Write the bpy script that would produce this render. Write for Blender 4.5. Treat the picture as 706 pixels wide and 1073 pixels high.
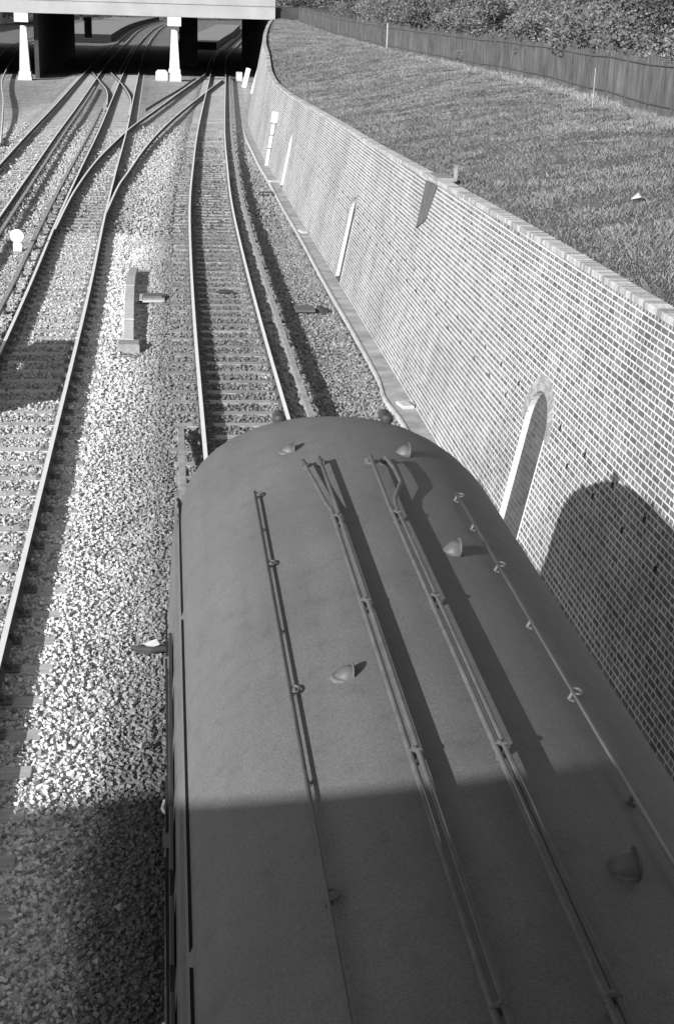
import bpy, math, random
import numpy as np
from mathutils import Vector, Matrix, noise as mnoise
random.seed(7); rng = np.random.default_rng(7)
S = bpy.context.scene
for o in list(bpy.data.objects): bpy.data.objects.remove(o)
COL = S.collection

# ------------------------------------------------------------------ camera
cam_d = bpy.data.cameras.new('camera'); cam = bpy.data.objects.new('camera', cam_d); COL.objects.link(cam)
cam_d.sensor_fit = 'VERTICAL'; cam_d.sensor_height = 36; cam_d.sensor_width = 24
cam_d.lens = 1500/1073*36; cam_d.clip_end = 5000; cam_d.clip_start = .05
YAW, PITCH, ROLL = 0.12159, 0.34022, 0.03
cy, sy, cp, sp = math.cos(YAW), math.sin(YAW), math.cos(PITCH), math.sin(PITCH)
f_ = Vector((sy*cp, cy*cp, -sp)); r_ = Vector((cy, -sy, 0)); u_ = r_.cross(f_)
R2 = math.cos(ROLL)*r_ + math.sin(ROLL)*u_; U2 = -math.sin(ROLL)*r_ + math.cos(ROLL)*u_
M = Matrix((R2, U2, -f_)).transposed().to_4x4(); M.translation = Vector((-1.297, 0, 6.872))
cam.matrix_world = M
S.camera = cam
# ------------------------------------------------------------------ light
SUN = Vector((-1.88, -2.02, 1.0)).normalized()          # towards the sun
w = bpy.data.worlds.new('World'); S.world = w; w.use_nodes = True
nt = w.node_tree; bg = nt.nodes['Background']
sky = nt.nodes.new('ShaderNodeTexSky'); sky.sky_type = 'NISHITA'; sky.sun_disc = False
sky.sun_elevation = math.asin(SUN.z); sky.sun_rotation = math.atan2(SUN.x, SUN.y)
bw = nt.nodes.new('ShaderNodeRGBToBW'); nt.links.new(sky.outputs[0], bw.inputs[0]); nt.links.new(bw.outputs[0], bg.inputs[0])
bg.inputs[1].default_value = 0.09
sl = bpy.data.lights.new('sun', 'SUN'); so = bpy.data.objects.new('sun', sl); COL.objects.link(so)
sl.energy = 4.5; sl.angle = math.radians(.5); sl.color = (1, 1, 1)
so.rotation_euler = SUN.to_track_quat('Z', 'Y').to_euler(); so.location = SUN*60
S.view_settings.view_transform = 'Standard'; S.view_settings.look = 'None'; S.view_settings.gamma = 1
S.view_settings.use_curve_mapping = False; S.view_settings.exposure = 0.62

# ------------------------------------------------------------------ materials
def g(v): return (v, v, v, 1)
class NT:
    def __init__(s, name, rough=.8, metal=0.0, spec=.3):
        s.m = bpy.data.materials.new(name); s.m.use_nodes = True; s.t = s.m.node_tree
        s.b = s.t.nodes['Principled BSDF']; s.b.inputs['Roughness'].default_value = rough
        s.b.inputs['Metallic'].default_value = metal
        s.b.inputs['Specular IOR Level'].default_value = spec
        s.pos = s.n('ShaderNodeNewGeometry').outputs['Position']
    def n(s, t, **k):
        x = s.t.nodes.new(t)
        for a, b in k.items(): setattr(x, a, b)
        return x
    def l(s, a, b): s.t.links.new(a, b)
    def noise(s, scale, detail=3, vec=None, rough=.55):
        x = s.n('ShaderNodeTexNoise'); x.inputs['Scale'].default_value = scale; x.inputs['Detail'].default_value = detail
        x.inputs['Roughness'].default_value = rough
        s.l(vec or s.pos, x.inputs['Vector']); return x.outputs['Fac']
    def vor(s, scale, vec=None, out='Distance'):
        x = s.n('ShaderNodeTexVoronoi'); x.inputs['Scale'].default_value = scale; s.l(vec or s.pos, x.inputs['Vector']); return x.outputs[out]
    def ramp(s, fac, pts):
        x = s.n('ShaderNodeValToRGB'); e = x.color_ramp.elements
        e[0].position, e[0].color = pts[0][0], g(pts[0][1]); e[1].position, e[1].color = pts[-1][0], g(pts[-1][1])
        for p, v in pts[1:-1]: q = e.new(p); q.color = g(v)
        s.l(fac, x.inputs[0]); return x.outputs[0]
    def math(s, op, a, b=None):
        x = s.n('ShaderNodeMath', operation=op)
        for i, v in enumerate((a, b)):
            if v is None: continue
            if isinstance(v, (int, float)): x.inputs[i].default_value = v
            else: s.l(v, x.inputs[i])
        return x.outputs[0]
    def attr(s, name):
        x = s.n('ShaderNodeAttribute'); x.attribute_name = name; return x.outputs['Fac']
    def bump(s, h, dist=.01, strength=1.0):
        x = s.n('ShaderNodeBump'); x.inputs['Distance'].default_value = dist; x.inputs['Strength'].default_value = strength
        s.l(h, x.inputs['Height']); s.l(x.outputs[0], s.b.inputs['Normal'])
    def base(s, c): s.l(c, s.b.inputs['Base Color']); return s
def simple(name, v, var=.25, scale=6, rough=.75, metal=0, bump=.003, bscale=40, spec=.3, detail=4):
    a = NT(name, rough, metal, spec); n1 = a.noise(scale, detail)
    c = a.ramp(n1, [(.3, v*(1-var)), (.7, min(.95, v*(1+var)))]); a.base(c)
    a.bump(a.noise(bscale, 3), bump); return a.m
MT = {}
MT['roof'] = None
a = NT('roof_paint', .62, 0, .35)
n1 = a.noise(1.3, 5); n2 = a.noise(95, 2, None, .8); n3 = a.noise(7, 4)
c = a.math('MULTIPLY', a.ramp(n1, [(.3, .13), (.7, .152)]), a.ramp(n2, [(.3, .72), (.7, 1.26)]))
c = a.math('MULTIPLY', c, a.ramp(n3, [(.28, .86), (.45, 1.0), (.75, 1.06)]))
# dust specks and small scuffs on the paint
sp1 = a.ramp(a.vor(9), [(.02, 1.0), (.035, 0.0)])
sp2 = a.ramp(a.noise(2.1, 2), [(.5, 0), (.62, 1)])
c = a.math('ADD', c, a.math('MULTIPLY', a.math('MULTIPLY', sp1, sp2), .12))
mz = a.n('ShaderNodeMapping'); mz.inputs['Scale'].default_value = (5, .35, 5); a.l(a.pos, mz.inputs[0])
c = a.math('MULTIPLY', c, a.ramp(a.noise(1, 4, mz.outputs[0]), [(.3, .9), (.7, 1.07)]))      # long soot streaks
a.base(c); a.bump(a.noise(90, 3), .002, .6); MT['roof'] = a.m
MT['pipe'] = simple('conduit_paint', .105, .2, 9, .5, 0, .001, 80)
MT['dark'] = simple('dark_metal', .05, .3, 8, .5)
MT['side'] = simple('coach_side_paint', .13, .15, 2, .4, 0, .001, 20, .5)
MT['light_strip'] = simple('cantrail_paint', .24, .15, 3, .5, 0, .001, 30)
a = NT('window_glass', .08, 0, .6); a.b.inputs['Base Color'].default_value = g(.03); MT['glass'] = a.m
MT['rail_top'] = simple('polished_rail_steel', .85, .05, 3, .5, .0, .0004, 60)
MT['rail_side'] = simple('rusty_rail_steel', .1, .35, 14, .85, 0, .002, 60)
MT['cond'] = simple('conductor_rail_steel', .34, .25, 5, .55, .1, .001, 40)
MT['pot'] = simple('porcelain_insulator', .2, .3, 10, .4)
MT['iron'] = simple('cast_iron', .17, .35, 20, .8)
a = NT('weathered_sleeper_timber', .9)
mp = a.n('ShaderNodeMapping'); mp.inputs['Scale'].default_value = (1.2, 16, 16); a.l(a.pos, mp.inputs[0])
gr = a.noise(2.2, 5, mp.outputs[0]); bl = a.noise(1.2, 2)
c = a.math('MULTIPLY', a.ramp(gr, [(.3, .26), (.7, .42)]), a.ramp(bl, [(.3, .75), (.7, 1.15)]))
c = a.math('MULTIPLY', c, a.attr('tone')); a.base(c); a.bump(gr, .006); MT['sleeper'] = a.m
a = NT('sleeper_timber_far', .9); a.base(a.ramp(a.noise(2, 3), [(.3, .27), (.7, .35)])); MT['sleeper_far'] = a.m

a = NT('ballast_ground', .95)
tone = a.attr('tone')
v1 = a.vor(13, None, 'Color'); bwv = a.n('ShaderNodeRGBToBW'); a.l(v1, bwv.inputs[0])
vd = a.vor(13)
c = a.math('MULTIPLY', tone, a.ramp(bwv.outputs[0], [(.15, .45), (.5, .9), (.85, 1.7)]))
c = a.math('MULTIPLY', c, a.ramp(a.noise(.9, 4), [(.3, .85), (.7, 1.15)]))
c = a.math('MINIMUM', c, .85)
a.base(c); a.bump(a.math('SUBTRACT', 1, vd), .035, 1.0); MT['ground'] = a.m
a = NT('ballast_stone', .9); a.base(a.math('MINIMUM', a.math('MULTIPLY', a.attr('tone'), a.ramp(a.noise(70, 3), [(.3, .8), (.7, 1.15)])), .88)); MT['stone'] = a.m

def brick_mat(name, b1, b2, mort, bw_=.225, rh=.075, ms=.011, lo=.75, hi=1.15):
    a = NT(name, .9)
    uv = a.n('ShaderNodeUVMap').outputs[0]
    br = a.n('ShaderNodeTexBrick'); a.l(uv, br.inputs['Vector'])
    br.offset = .5; br.offset_frequency = 2; br.squash = .5; br.squash_frequency = 2
    for k, v in (('Scale', 1), ('Mortar Size', ms), ('Mortar Smooth', .25), ('Bias', 0), ('Brick Width', bw_), ('Row Height', rh)): br.inputs[k].default_value = v
    br.inputs['Color1'].default_value = g(b1); br.inputs['Color2'].default_value = g(b2); br.inputs['Mortar'].default_value = g(mort)
    n1 = a.noise(.4, 5); n2 = a.noise(4, 5, None, .7); n3 = a.noise(55, 3)
    mps = a.n('ShaderNodeMapping'); mps.inputs['Scale'].default_value = (1.1, 1.1, .5); a.l(a.pos, mps.inputs[0])
    n4 = a.noise(1.0, 4, mps.outputs[0])                       # streaks run down the face
    c = a.math('MULTIPLY', br.outputs['Color'], a.ramp(n1, [(.3, .74), (.5, .98), (.7, 1.1)]))
    c = a.math('MULTIPLY', c, a.ramp(n2, [(.3, .76), (.7, 1.16)]))
    c = a.math('MULTIPLY', c, a.ramp(n4, [(.3, lo), (.52, 1.0), (.8, hi)]))
    c = a.math('MULTIPLY', c, a.ramp(n3, [(.3, .85), (.7, 1.12)]))
    a.base(a.math('MINIMUM', c, .9))
    h = a.math('ADD', a.math('MULTIPLY', a.math('SUBTRACT', 1, br.outputs['Fac']), 1.0), a.math('MULTIPLY', n3, .5))
    a.bump(h, .006, .9); return a.m
MT['brick'] = brick_mat('brick_wall', .11, .24, .68, ms=.0115, lo=.88, hi=1.06)
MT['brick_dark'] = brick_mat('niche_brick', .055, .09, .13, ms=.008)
MT['brick_far'] = brick_mat('bridge_brick', .3, .42, .5)
a = NT('coping_brick', .9); a.base(a.math('MULTIPLY', a.attr('tone'), a.ramp(a.noise(30, 3), [(.3, .75), (.7, 1.15)]))); a.bump(a.noise(60, 3), .004); MT['coping'] = a.m
a = NT('toned', .9); a.base(a.math('MULTIPLY', a.attr('tone'), a.ramp(a.noise(12, 3), [(.3, .8), (.7, 1.15)]))); a.bump(a.noise(40, 3), .003); MT['toned'] = a.m
MT['white'] = simple('white_limewash', .7, .15, 5, .8, 0, .003, 30)
MT['pier_paint'] = simple('pier_limewash', .56, .16, 1.6, .85, 0, .004, 20)
MT['whitepaint'] = simple('white_paint', .82, .05, 8, .5)
MT['concrete'] = simple('concrete', .4, .25, 3, .9, 0, .006, 25)
MT['path'] = simple('cess_path_concrete', .34, .3, 2.2, .9, 0, .006, 18)
MT['kerb'] = simple('kerb_stone', .46, .2, 4, .9, 0, .006, 25)
MT['fascia'] = simple('bridge_fascia_render', .34, .12, .5, .9, 0, .004, 10)
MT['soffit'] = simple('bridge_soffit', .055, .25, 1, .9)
MT['black'] = simple('black_void', .015, .3, 8, .9)
MT['wood_grey'] = simple('grey_board', .26, .3, 6, .9)
MT['dark_slate'] = simple('dark_slate', .11, .2, 4, .9)
a = NT('weathered_paling', .95); mq = a.n('ShaderNodeMapping'); mq.inputs['Scale'].default_value = (11, 11, .7); a.l(a.pos, mq.inputs[0])
a.base(a.math('MULTIPLY', a.ramp(a.noise(1, 3, mq.outputs[0]), [(.3, .05), (.7, .15)]), a.ramp(a.noise(1.1, 3), [(.3, .75), (.7, 1.25)]))); MT['fence'] = a.m
MT['post'] = simple('fence_post_timber', .085, .3, 5, .9)
MT['bark'] = simple('bark', .12, .35, 8, .95, 0, .01, 20)
a = NT('leaf', .7, 0, .3); a.base(a.math('MULTIPLY', a.attr('tone'), a.ramp(a.noise(1.3, 3), [(.3, .8), (.7, 1.2)])))
a.b.inputs['Transmission Weight'].default_value = 0; MT['leaf'] = a.m
a = NT('grass_blade', .85, 0, .15); a.base(a.math('MULTIPLY', a.attr('tone'), a.ramp(a.noise(.8, 4), [(.3, .75), (.7, 1.25)]))); MT['grass'] = a.m
a = NT('bank_turf', .95); c = a.math('MULTIPLY', a.ramp(a.noise(1.0, 5), [(.3, .07), (.7, .13)]), a.ramp(a.noise(22, 4), [(.3, .6), (.7, 1.3)])); a.base(c); a.bump(a.noise(14, 4), .08); MT['turf'] = a.m

# ------------------------------------------------------------------ mesh builder
class MB:
    def __init__(s): s.v = []; s.f = []; s.uv = []; s.mi = []; s.tone = []; s.cur = 1.0; s.m = 0; s.smooth = False
    def face(s, pts, uv=None):
        i = len(s.v); s.v += [tuple(p) for p in pts]; s.f.append(tuple(range(i, i+len(pts))))
        s.uv += list(uv) if uv else [(0, 0)]*len(pts); s.mi.append(s.m); s.tone.append(s.cur)
    def faces(s, verts, faces):
        i = len(s.v); s.v += [tuple(p) for p in verts]
        for f in faces:
            s.f.append(tuple(i+k for k in f)); s.uv += [(0, 0)]*len(f); s.mi.append(s.m); s.tone.append(s.cur)
    def box(s, x0, x1, y0, y1, z0, z1, mat=None, bev=0):
        if bev > 0:
            b = bev
            P = []
            for z, q in ((z0, b), (z0+b, 0), (z1-b, 0), (z1, b)):
                P += [(x0+q, y0+q, z), (x1-q, y0+q, z), (x1-q, y1-q, z), (x0+q, y1-q, z)]
            F = [(3, 2, 1, 0), (12, 13, 14, 15)]
            for k in range(3):
                for j in range(4):
                    F.append((k*4+j, k*4+(j+1) % 4, k*4+4+(j+1) % 4, k*4+4+j))
        else:
            P = [(x0, y0, z0), (x1, y0, z0), (x1, y1, z0), (x0, y1, z0), (x0, y0, z1), (x1, y0, z1), (x1, y1, z1), (x0, y1, z1)]
            F = [(3, 2, 1, 0), (4, 5, 6, 7), (0, 1, 5, 4), (1, 2, 6, 5), (2, 3, 7, 6), (3, 0, 4, 7)]
        if mat is not None: P = [tuple(mat @ Vector(p)) for p in P]
        s.faces(P, F)
    def tube(s, path, r, n=8, caps=True):
        path = [Vector(p) for p in path]; rs = r if isinstance(r, (list, tuple)) else [r]*len(path)
        V = []; F = []
        for i, p in enumerate(path):
            d = (path[min(i+1, len(path)-1)]-path[max(i-1, 0)]).normalized()
            a = d.cross(Vector((0, 0, 1)));
            if a.length < .05: a = d.cross(Vector((1, 0, 0)))
            a.normalize(); b = a.cross(d)
            for k in range(n):
                t = 2*math.pi*k/n; V.append(p+rs[i]*(math.cos(t)*a+math.sin(t)*b))
        for i in range(len(path)-1):
            for k in range(n): F.append((i*n+k, i*n+(k+1) % n, (i+1)*n+(k+1) % n, (i+1)*n+k))
        if caps: F.append(tuple(range(n-1, -1, -1))); F.append(tuple((len(path)-1)*n+k for k in range(n)))
        s.faces(V, F)
    def lathe(s, c, prof, n=16, axis='z', sx=1, sy=1):
        V = []; F = []
        for r, z in prof:
            for k in range(n):
                t = 2*math.pi*k/n; p = (r*math.cos(t)*sx, r*math.sin(t)*sy, z)
                if axis == 'y': p = (p[0], p[2], p[1])
                if axis == 'x': p = (p[2], p[0], p[1])
                V.append((c[0]+p[0], c[1]+p[1], c[2]+p[2]))
        for i in range(len(prof)-1):
            for k in range(n): F.append((i*n+k, i*n+(k+1) % n, (i+1)*n+(k+1) % n, (i+1)*n+k))
        F.append(tuple(range(n-1, -1, -1))); F.append(tuple((len(prof)-1)*n+k for k in range(n)))
        s.faces(V, F)
    def sweep(s, path, prof, mats=None, ztilt=None):
        # path list of (x,y,z); prof closed list of (side,up)
        P = [Vector(p) for p in path]; n = len(prof); V = []
        for i, p in enumerate(P):
            d = P[min(i+1, len(P)-1)]-P[max(i-1, 0)]; d.z = 0; d.normalize(); sd = Vector((d.y, -d.x, 0))
            for a, b in prof: V.append(p+sd*a+Vector((0, 0, b)))
        i0 = len(s.v); s.v += [tuple(v) for v in V]
        for i in range(len(P)-1):
            for k in range(n):
                f = (i*n+k, i*n+(k+1) % n, (i+1)*n+(k+1) % n, (i+1)*n+k)
                s.f.append(tuple(i0+q for q in f)); s.uv += [(0, 0)]*4; s.mi.append(mats[k] if mats else s.m); s.tone.append(s.cur)
        for f in (tuple(range(n)), tuple((len(P)-1)*n+k for k in range(n-1, -1, -1))):
            s.f.append(tuple(i0+q for q in f)); s.uv += [(0, 0)]*n; s.mi.append(s.m); s.tone.append(s.cur)
    def mesh(s, name, mats, smooth=None):
        me = bpy.data.meshes.new(name); me.from_pydata(s.v, [], s.f)
        u = me.uv_layers.new(name='UVMap'); u.data.foreach_set('uv', np.array(s.uv, 'f').ravel())
        me.polygons.foreach_set('material_index', np.array(s.mi, 'i'))
        at = me.attributes.new('tone', 'FLOAT', 'FACE'); at.data.foreach_set('value', np.array(s.tone, 'f'))
        for m in (mats if isinstance(mats, (list, tuple)) else [mats]): me.materials.append(MT[m])
        if s.smooth or smooth:
            me.polygons.foreach_set('use_smooth', [True]*len(s.f))
        me.validate(); me.update(); return me
    def obj(s, name, mats, parent=None, smooth=None, autosmooth=None):
        me = s.mesh(name, mats, smooth); o = bpy.data.objects.new(name, me); COL.objects.link(o)
        if parent: o.parent = parent
        return o
def tag(o, label=None, cat=None, group=None, kind=None):
    if label: o['label'] = label
    if cat: o['category'] = cat
    if group: o['group'] = group
    if kind: o['kind'] = kind
    return o
def empty(name, loc, label=None, cat=None, group=None):
    o = bpy.data.objects.new(name, None); o.location = loc; o.empty_display_size = .1; COL.objects.link(o)
    return tag(o, label, cat, group)
def npmesh(name, V, F, tone, mat, smooth=False, dom='FACE'):
    me = bpy.data.meshes.new(name); V = np.ascontiguousarray(V, 'f'); F = np.ascontiguousarray(F, 'i')
    me.vertices.add(len(V)); me.vertices.foreach_set('co', V.ravel())
    k = F.shape[1]; me.loops.add(F.size); me.loops.foreach_set('vertex_index', F.ravel())
    me.polygons.add(len(F)); me.polygons.foreach_set('loop_start', np.arange(0, F.size, k, dtype='i'))
    try: me.polygons.foreach_set('loop_total', np.full(len(F), k, 'i'))
    except Exception: pass
    me.update(calc_edges=True)
    if tone is not None:
        at = me.attributes.new('tone', 'FLOAT', dom); at.data.foreach_set('value', np.asarray(tone, 'f'))
    me.materials.append(MT[mat]); me.polygons.foreach_set('use_smooth', [smooth]*len(F)); me.update()
    o = bpy.data.objects.new(name, me); COL.objects.link(o); return o

def vnoise(x, y, sc, seed=0):
    x = np.asarray(x)*sc+seed*17.3; y = np.asarray(y)*sc+seed*31.7
    xi = np.floor(x).astype(int); yi = np.floor(y).astype(int); fx = x-xi; fy = y-yi
    fx = fx*fx*(3-2*fx); fy = fy*fy*(3-2*fy)
    def h(i, j):
        q = np.sin(i*127.1+j*311.7+seed*74.7)*43758.5453; return q-np.floor(q)
    return (h(xi, yi)*(1-fx)+h(xi+1, yi)*fx)*(1-fy)+(h(xi, yi+1)*(1-fx)+h(xi+1, yi+1)*fx)*fy
def fbm(x, y, sc, seed=0): return (vnoise(x, y, sc, seed)+.5*vnoise(x, y, sc*2.1, seed+1)+.25*vnoise(x, y, sc*4.3, seed+2))/1.75
def sst(x, a, b): t = np.clip((x-a)/(b-a), 0, 1); return t*t*(3-2*t)

# ------------------------------------------------------------------ plan curves
def curve(pts):
    ys = np.array([p[0] for p in pts], float); xs = np.array([p[1] for p in pts], float)
    # monotone-ish cubic (finite-difference Hermite)
    m = np.gradient(xs, ys)
    def f(y):
        y = np.asarray(y, float); i = np.clip(np.searchsorted(ys, y)-1, 0, len(ys)-2)
        h = ys[i+1]-ys[i]; t = (y-ys[i])/h; t = np.clip(t, -50, 50)
        r = ((2*t**3-3*t**2+1)*xs[i]+(t**3-2*t**2+t)*h*m[i]+(-2*t**3+3*t**2)*xs[i+1]+(t**3-t**2)*h*m[i+1])
        r = np.where(y < ys[0], xs[0]+m[0]*(y-ys[0]), r); r = np.where(y > ys[-1], xs[-1]+m[-1]*(y-ys[-1]), r)
        return r
    return f
T1 = curve([(-60, 0), (0, 0), (20, 0), (33, .01), (42, .07), (52, .2), (67, .6), (80, 1.0), (96, 1.6), (120, 2.55), (146, 3.6), (175, 4.7), (205, 6.1), (240, 8.7), (267, 10.6), (320, 14.5), (375, 18.0)])
T2 = curve([(-60, -3.9), (10, -3.94), (22, -3.98), (36, -4.04), (48, -4.17), (62, -4.25), (80, -4.3), (108, -4.52), (152, -4.85), (200, -5.1), (250, -5.1), (305, -4.7), (400, -3.3), (480, -1.0)])
T3 = curve([(-60, -6.9), (30, -7.4), (50, -7.6), (64, -7.75), (78, -7.9), (100, -8.05), (135, -8.4), (175, -8.75), (210, -8.8), (270, -8.8), (350, -8.6), (450, -6.5), (560, -2)])
WB = curve([(-40, 3.2), (0, 3.2), (40, 3.2), (60, 3.22), (72, 3.25), (83, 3.4), (90, 3.6), (100, 4.15), (112, 5.0), (125, 6.0), (140, 7.3)])
WZ_ = curve([(-40, 3.8), (0, 3.8), (14, 3.8), (20, 3.76), (30, 3.6), (38, 3.47), (45, 3.4), (55, 3.25), (66, 3.15), (74, 3.2), (79, 3.45), (84, 4.0), (95, 4.5), (110, 4.9), (139, 5.4)])
BAT = .19; ZG = -.1

# ------------------------------------------------------------------ ground
def tone_fn(x, y):
    t1 = T1(y); t2 = T2(y)
    base = .34+.06*(fbm(x, y, .5, 3)-.5)
    bright = .60
    # fresh pale ballast beside and in the second track, nearer than y=45
    dx2 = x-t2
    band = sst(dx2, -1.25, -.7)*(1-.9*sst(x-t1, -2.5, -1.8))*(1-sst(x-t1, -1.6, -1.3))*(.72+.28*sst(dx2, .85, 1.1))
    near = 1-sst(y, 46, 47.5)
    patch = fbm(x, y, .55, 11)
    fresh = band*near
    worn = sst(patch, .5, .62)*sst(dx2, 1.2, 2.0)
    b = base+(bright-base)*fresh*(1-.62*worn)
    b = b*(1-.25*sst(dx2, -1.0, -.6)*(1-sst(dx2, .55, .9))*near)     # four-foot a bit duller
    # oily dark beside and under the first track
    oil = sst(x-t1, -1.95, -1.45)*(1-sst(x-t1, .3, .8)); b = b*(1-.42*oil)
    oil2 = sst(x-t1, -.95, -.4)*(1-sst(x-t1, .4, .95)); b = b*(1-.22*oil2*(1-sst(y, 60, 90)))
    near_dark = sst(x-t1+.25*(fbm(x, y, .8, 41)-.5), -2.25, -1.85)*(1-sst(y, 12, 16)); b = b*(1-.55*near_dark)  # darker strip close along the train's left side, nearest stretch only
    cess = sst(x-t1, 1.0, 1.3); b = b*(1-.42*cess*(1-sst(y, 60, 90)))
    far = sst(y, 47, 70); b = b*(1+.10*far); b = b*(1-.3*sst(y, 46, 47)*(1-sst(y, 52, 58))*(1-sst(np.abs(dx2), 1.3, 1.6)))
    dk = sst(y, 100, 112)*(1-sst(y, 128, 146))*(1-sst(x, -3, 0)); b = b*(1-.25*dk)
    b = np.where(y > 150, b*(1-.55*sst(y, 148, 156)), b)  # from the bridge on, shade is painted into the ground tone
    b = b*(.9+.25*fbm(x, y, 1.7, 5))
    return b
def gz_fn(x, y):
    t1 = T1(y); z = -.228+.0*x
    z = z-.05*sst(x-t1, 1.25, 1.9)+.11*sst(x-t1, 2.2, 2.75)
    mid = sst(x-T2(y), 1.3, 1.8)*(1-sst(x-t1, -1.8, -1.4)); z = z-.05*mid
    z = z-.25*sst(-(x-T3(y)), 1.4, 3.0)
    z = z+.025*(fbm(x, y, 1.1, 8)-.5)
    return z
xs = np.unique(np.concatenate([[-2500, -1200, -600, -300, -150, -90, -60, -45], np.arange(-36, -10, .8), np.arange(-10, 8, .16), np.arange(8, 24, 1.0), [30, 45, 70, 120, 250, 600, 1200, 2500]]))
ys = np.unique(np.concatenate([[-2500, -900, -300, -120, -60, -30], np.arange(-20, 5, 1), np.arange(5, 60, .2), np.arange(60, 170, .5), np.arange(170, 420, 3.), [450, 520, 650, 900, 1400, 2500]]))
X, Y = np.meshgrid(xs, ys); Z = gz_fn(X, Y); Z = np.where((np.abs(X) > 60) | (Y < 0) | (Y > 420), -.3, Z)
nx, ny = len(xs), len(ys); idx = np.arange(nx*ny).reshape(ny, nx)
F = np.stack([idx[:-1, :-1], idx[:-1, 1:], idx[1:, 1:], idx[1:, :-1]], -1).reshape(-1, 4)
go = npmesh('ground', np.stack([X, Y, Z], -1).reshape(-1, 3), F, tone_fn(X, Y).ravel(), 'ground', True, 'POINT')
tag(go, kind='structure')

# loose ballast stones, nearest stretch
def stones(name, x0, x1, y0, y1, sp, size, keep, label):
    gx = np.arange(x0, x1, sp); gy = np.arange(y0, y1, sp); A, B = np.meshgrid(gx, gy)
    px = (A+rng.uniform(-.5, .5, A.shape)*sp*1.3).ravel(); py = (B+rng.uniform(-.5, .5, A.shape)*sp*1.3).ravel()
    k = keep(px, py); px, py = px[k], py[k]; n = len(px)
    sz = size*rng.uniform(.55, 1.35, n); pz = gz_fn(px, py)+.004+rng.uniform(-.3, .45, n)*sz
    # keep clear of sleeper tops
    base = np.array([[-1, -1, -1], [1, -1, -1], [1, 1, -1], [-1, 1, -1], [-1, -1, 1], [1, -1, 1], [1, 1, 1], [-1, 1, 1.]])*.66
    V = base[None]*(1+rng.uniform(-.3, .25, (n, 8, 1)))+rng.uniform(-.24, .24, (n, 8, 3)); V[:, :, 2] *= .78
    q = rng.normal(size=(n, 4)); q /= np.linalg.norm(q, axis=1)[:, None]; a, b, c, d = q.T
    Rm = np.stack([1-2*(c*c+d*d), 2*(b*c-a*d), 2*(b*d+a*c), 2*(b*c+a*d), 1-2*(b*b+d*d), 2*(c*d-a*b), 2*(b*d-a*c), 2*(c*d+a*b), 1-2*(b*b+c*c)], -1).reshape(n, 3, 3)
    V = np.einsum('nij,nkj->nki', Rm, V)*(sz*.5)[:, None, None]+np.stack([px, py, pz], -1)[:, None]
    f = np.array([[3, 2, 1, 0], [4, 5, 6, 7], [0, 1, 5, 4], [1, 2, 6, 5], [2, 3, 7, 6], [3, 0, 4, 7]])
    F = (f[None]+8*np.arange(n)[:, None, None]).reshape(-1, 4)
    t = tone_fn(px, py)*1.12
    r = rng.uniform(0, 1, n); vv = np.where(r < .2, .52, np.where(r < .78, 1.0, 1.3))*rng.uniform(.85, 1.15, n)
    calm = np.maximum(sst(py, 30, 55)*.65, .55*sst(px-T1(py), -2.3, -1.5)*(1-sst(px-T1(py), .7, 1.0))); t = t*(vv*(1-calm)+calm*.97)
    t = np.clip(t, .03, .86)
    o = npmesh(name, V.reshape(-1, 3), F, np.repeat(t, 6), 'stone'); tag(o, label, 'ballast', kind='stuff'); return o
def keep_near(px, py):
    u2 = px-T2(py); u1 = px-T1(py)
    ph2 = ((py-YS2) % SPC); on2 = (np.abs(u2) < 1.3) & ((ph2 < .13) | (ph2 > SPC-.13))
    ph1 = ((py-YS1) % SPC); on1 = (np.abs(u1) < 1.3) & ((ph1 < .14) | (ph1 > SPC-.14))
    und = (np.abs(px) < 1.1) & (py < 10.5)
    spill = rng.uniform(0, 1, px.shape) < .12
    return ~(on1 | (on2 & ~spill) | und) & (px < 2.72) & ~((px > -2.35) & (px < -1.8) & (py > 29.9) & (py < 40.5))
SPC = .762; YS2 = 7.1; YS1 = 9.3
stones('ballast_stones', -6.6, 2.75, 7.6, 24, .038, .047, keep_near, 'loose pale and dark ballast stones beside the train')
stones('ballast_stones', -8.6, 2.75, 24, 46.5, .05, .058, keep_near, 'loose ballast stones around the two nearest tracks ahead of the train')

stones('ballast_stones', -11, 2.75, 46.5, 92, .1, .1, lambda a, b: (rng.uniform(0, 1, a.shape) > sst(b, 62, 92)) & ((np.abs(a-T1(b)) > 1.35) & (np.abs(a-T2(b)) > 1.35) & (np.abs(a-T3(b)) > 1.35) & (a < WB(b)-.45) | (rng.uniform(0, 1, a.shape) < .25) & (a < WB(b)-.45)), 'coarse ballast stones of the middle distance')
# ------------------------------------------------------------------ rails and sleepers
def fpath(fn, y0, y1, off=0, z=0, step=2.0):
    out = []; y = y0
    n = max(2, int((y1-y0)/step)+1)
    for y in np.linspace(y0, y1, n):
        d = (float(fn(y+.5))-float(fn(y-.5))); L = math.hypot(1, d)
        out.append((float(fn(y))+off/L, y-off*d/L, z))
    return out
RAILP = [(-.034, 0), (.034, 0), (.036, -.012), (.034, -.04), (.010, -.052), (.010, -.12), (.062, -.155), (.062, -.17), (-.062, -.17), (-.062, -.155), (-.010, -.12), (-.010, -.052), (-.034, -.04), (-.036, -.012)]
RM = [1]+[0]*13; RM[13] = 0
def rail(path, label, group=None, dz=0, name='running_rail'):
    m = MB(); m.sweep([(x, y, z+dz) for x, y, z in path], RAILP, RM)
    return tag(m.obj(name, ['rail_side', 'rail_top']), label, 'rail', group)
rail(fpath(T1, -12, 375, -.7525), 'left running rail of the track the train stands on, curving right to the bridge')
rail(fpath(T1, -12, 300, .7525), 'right running rail of the track the train stands on, next to the conductor rail')
rail(fpath(T2, 6, 460, -.7525), 'left running rail of the pale ballasted track left of the train')
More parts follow.
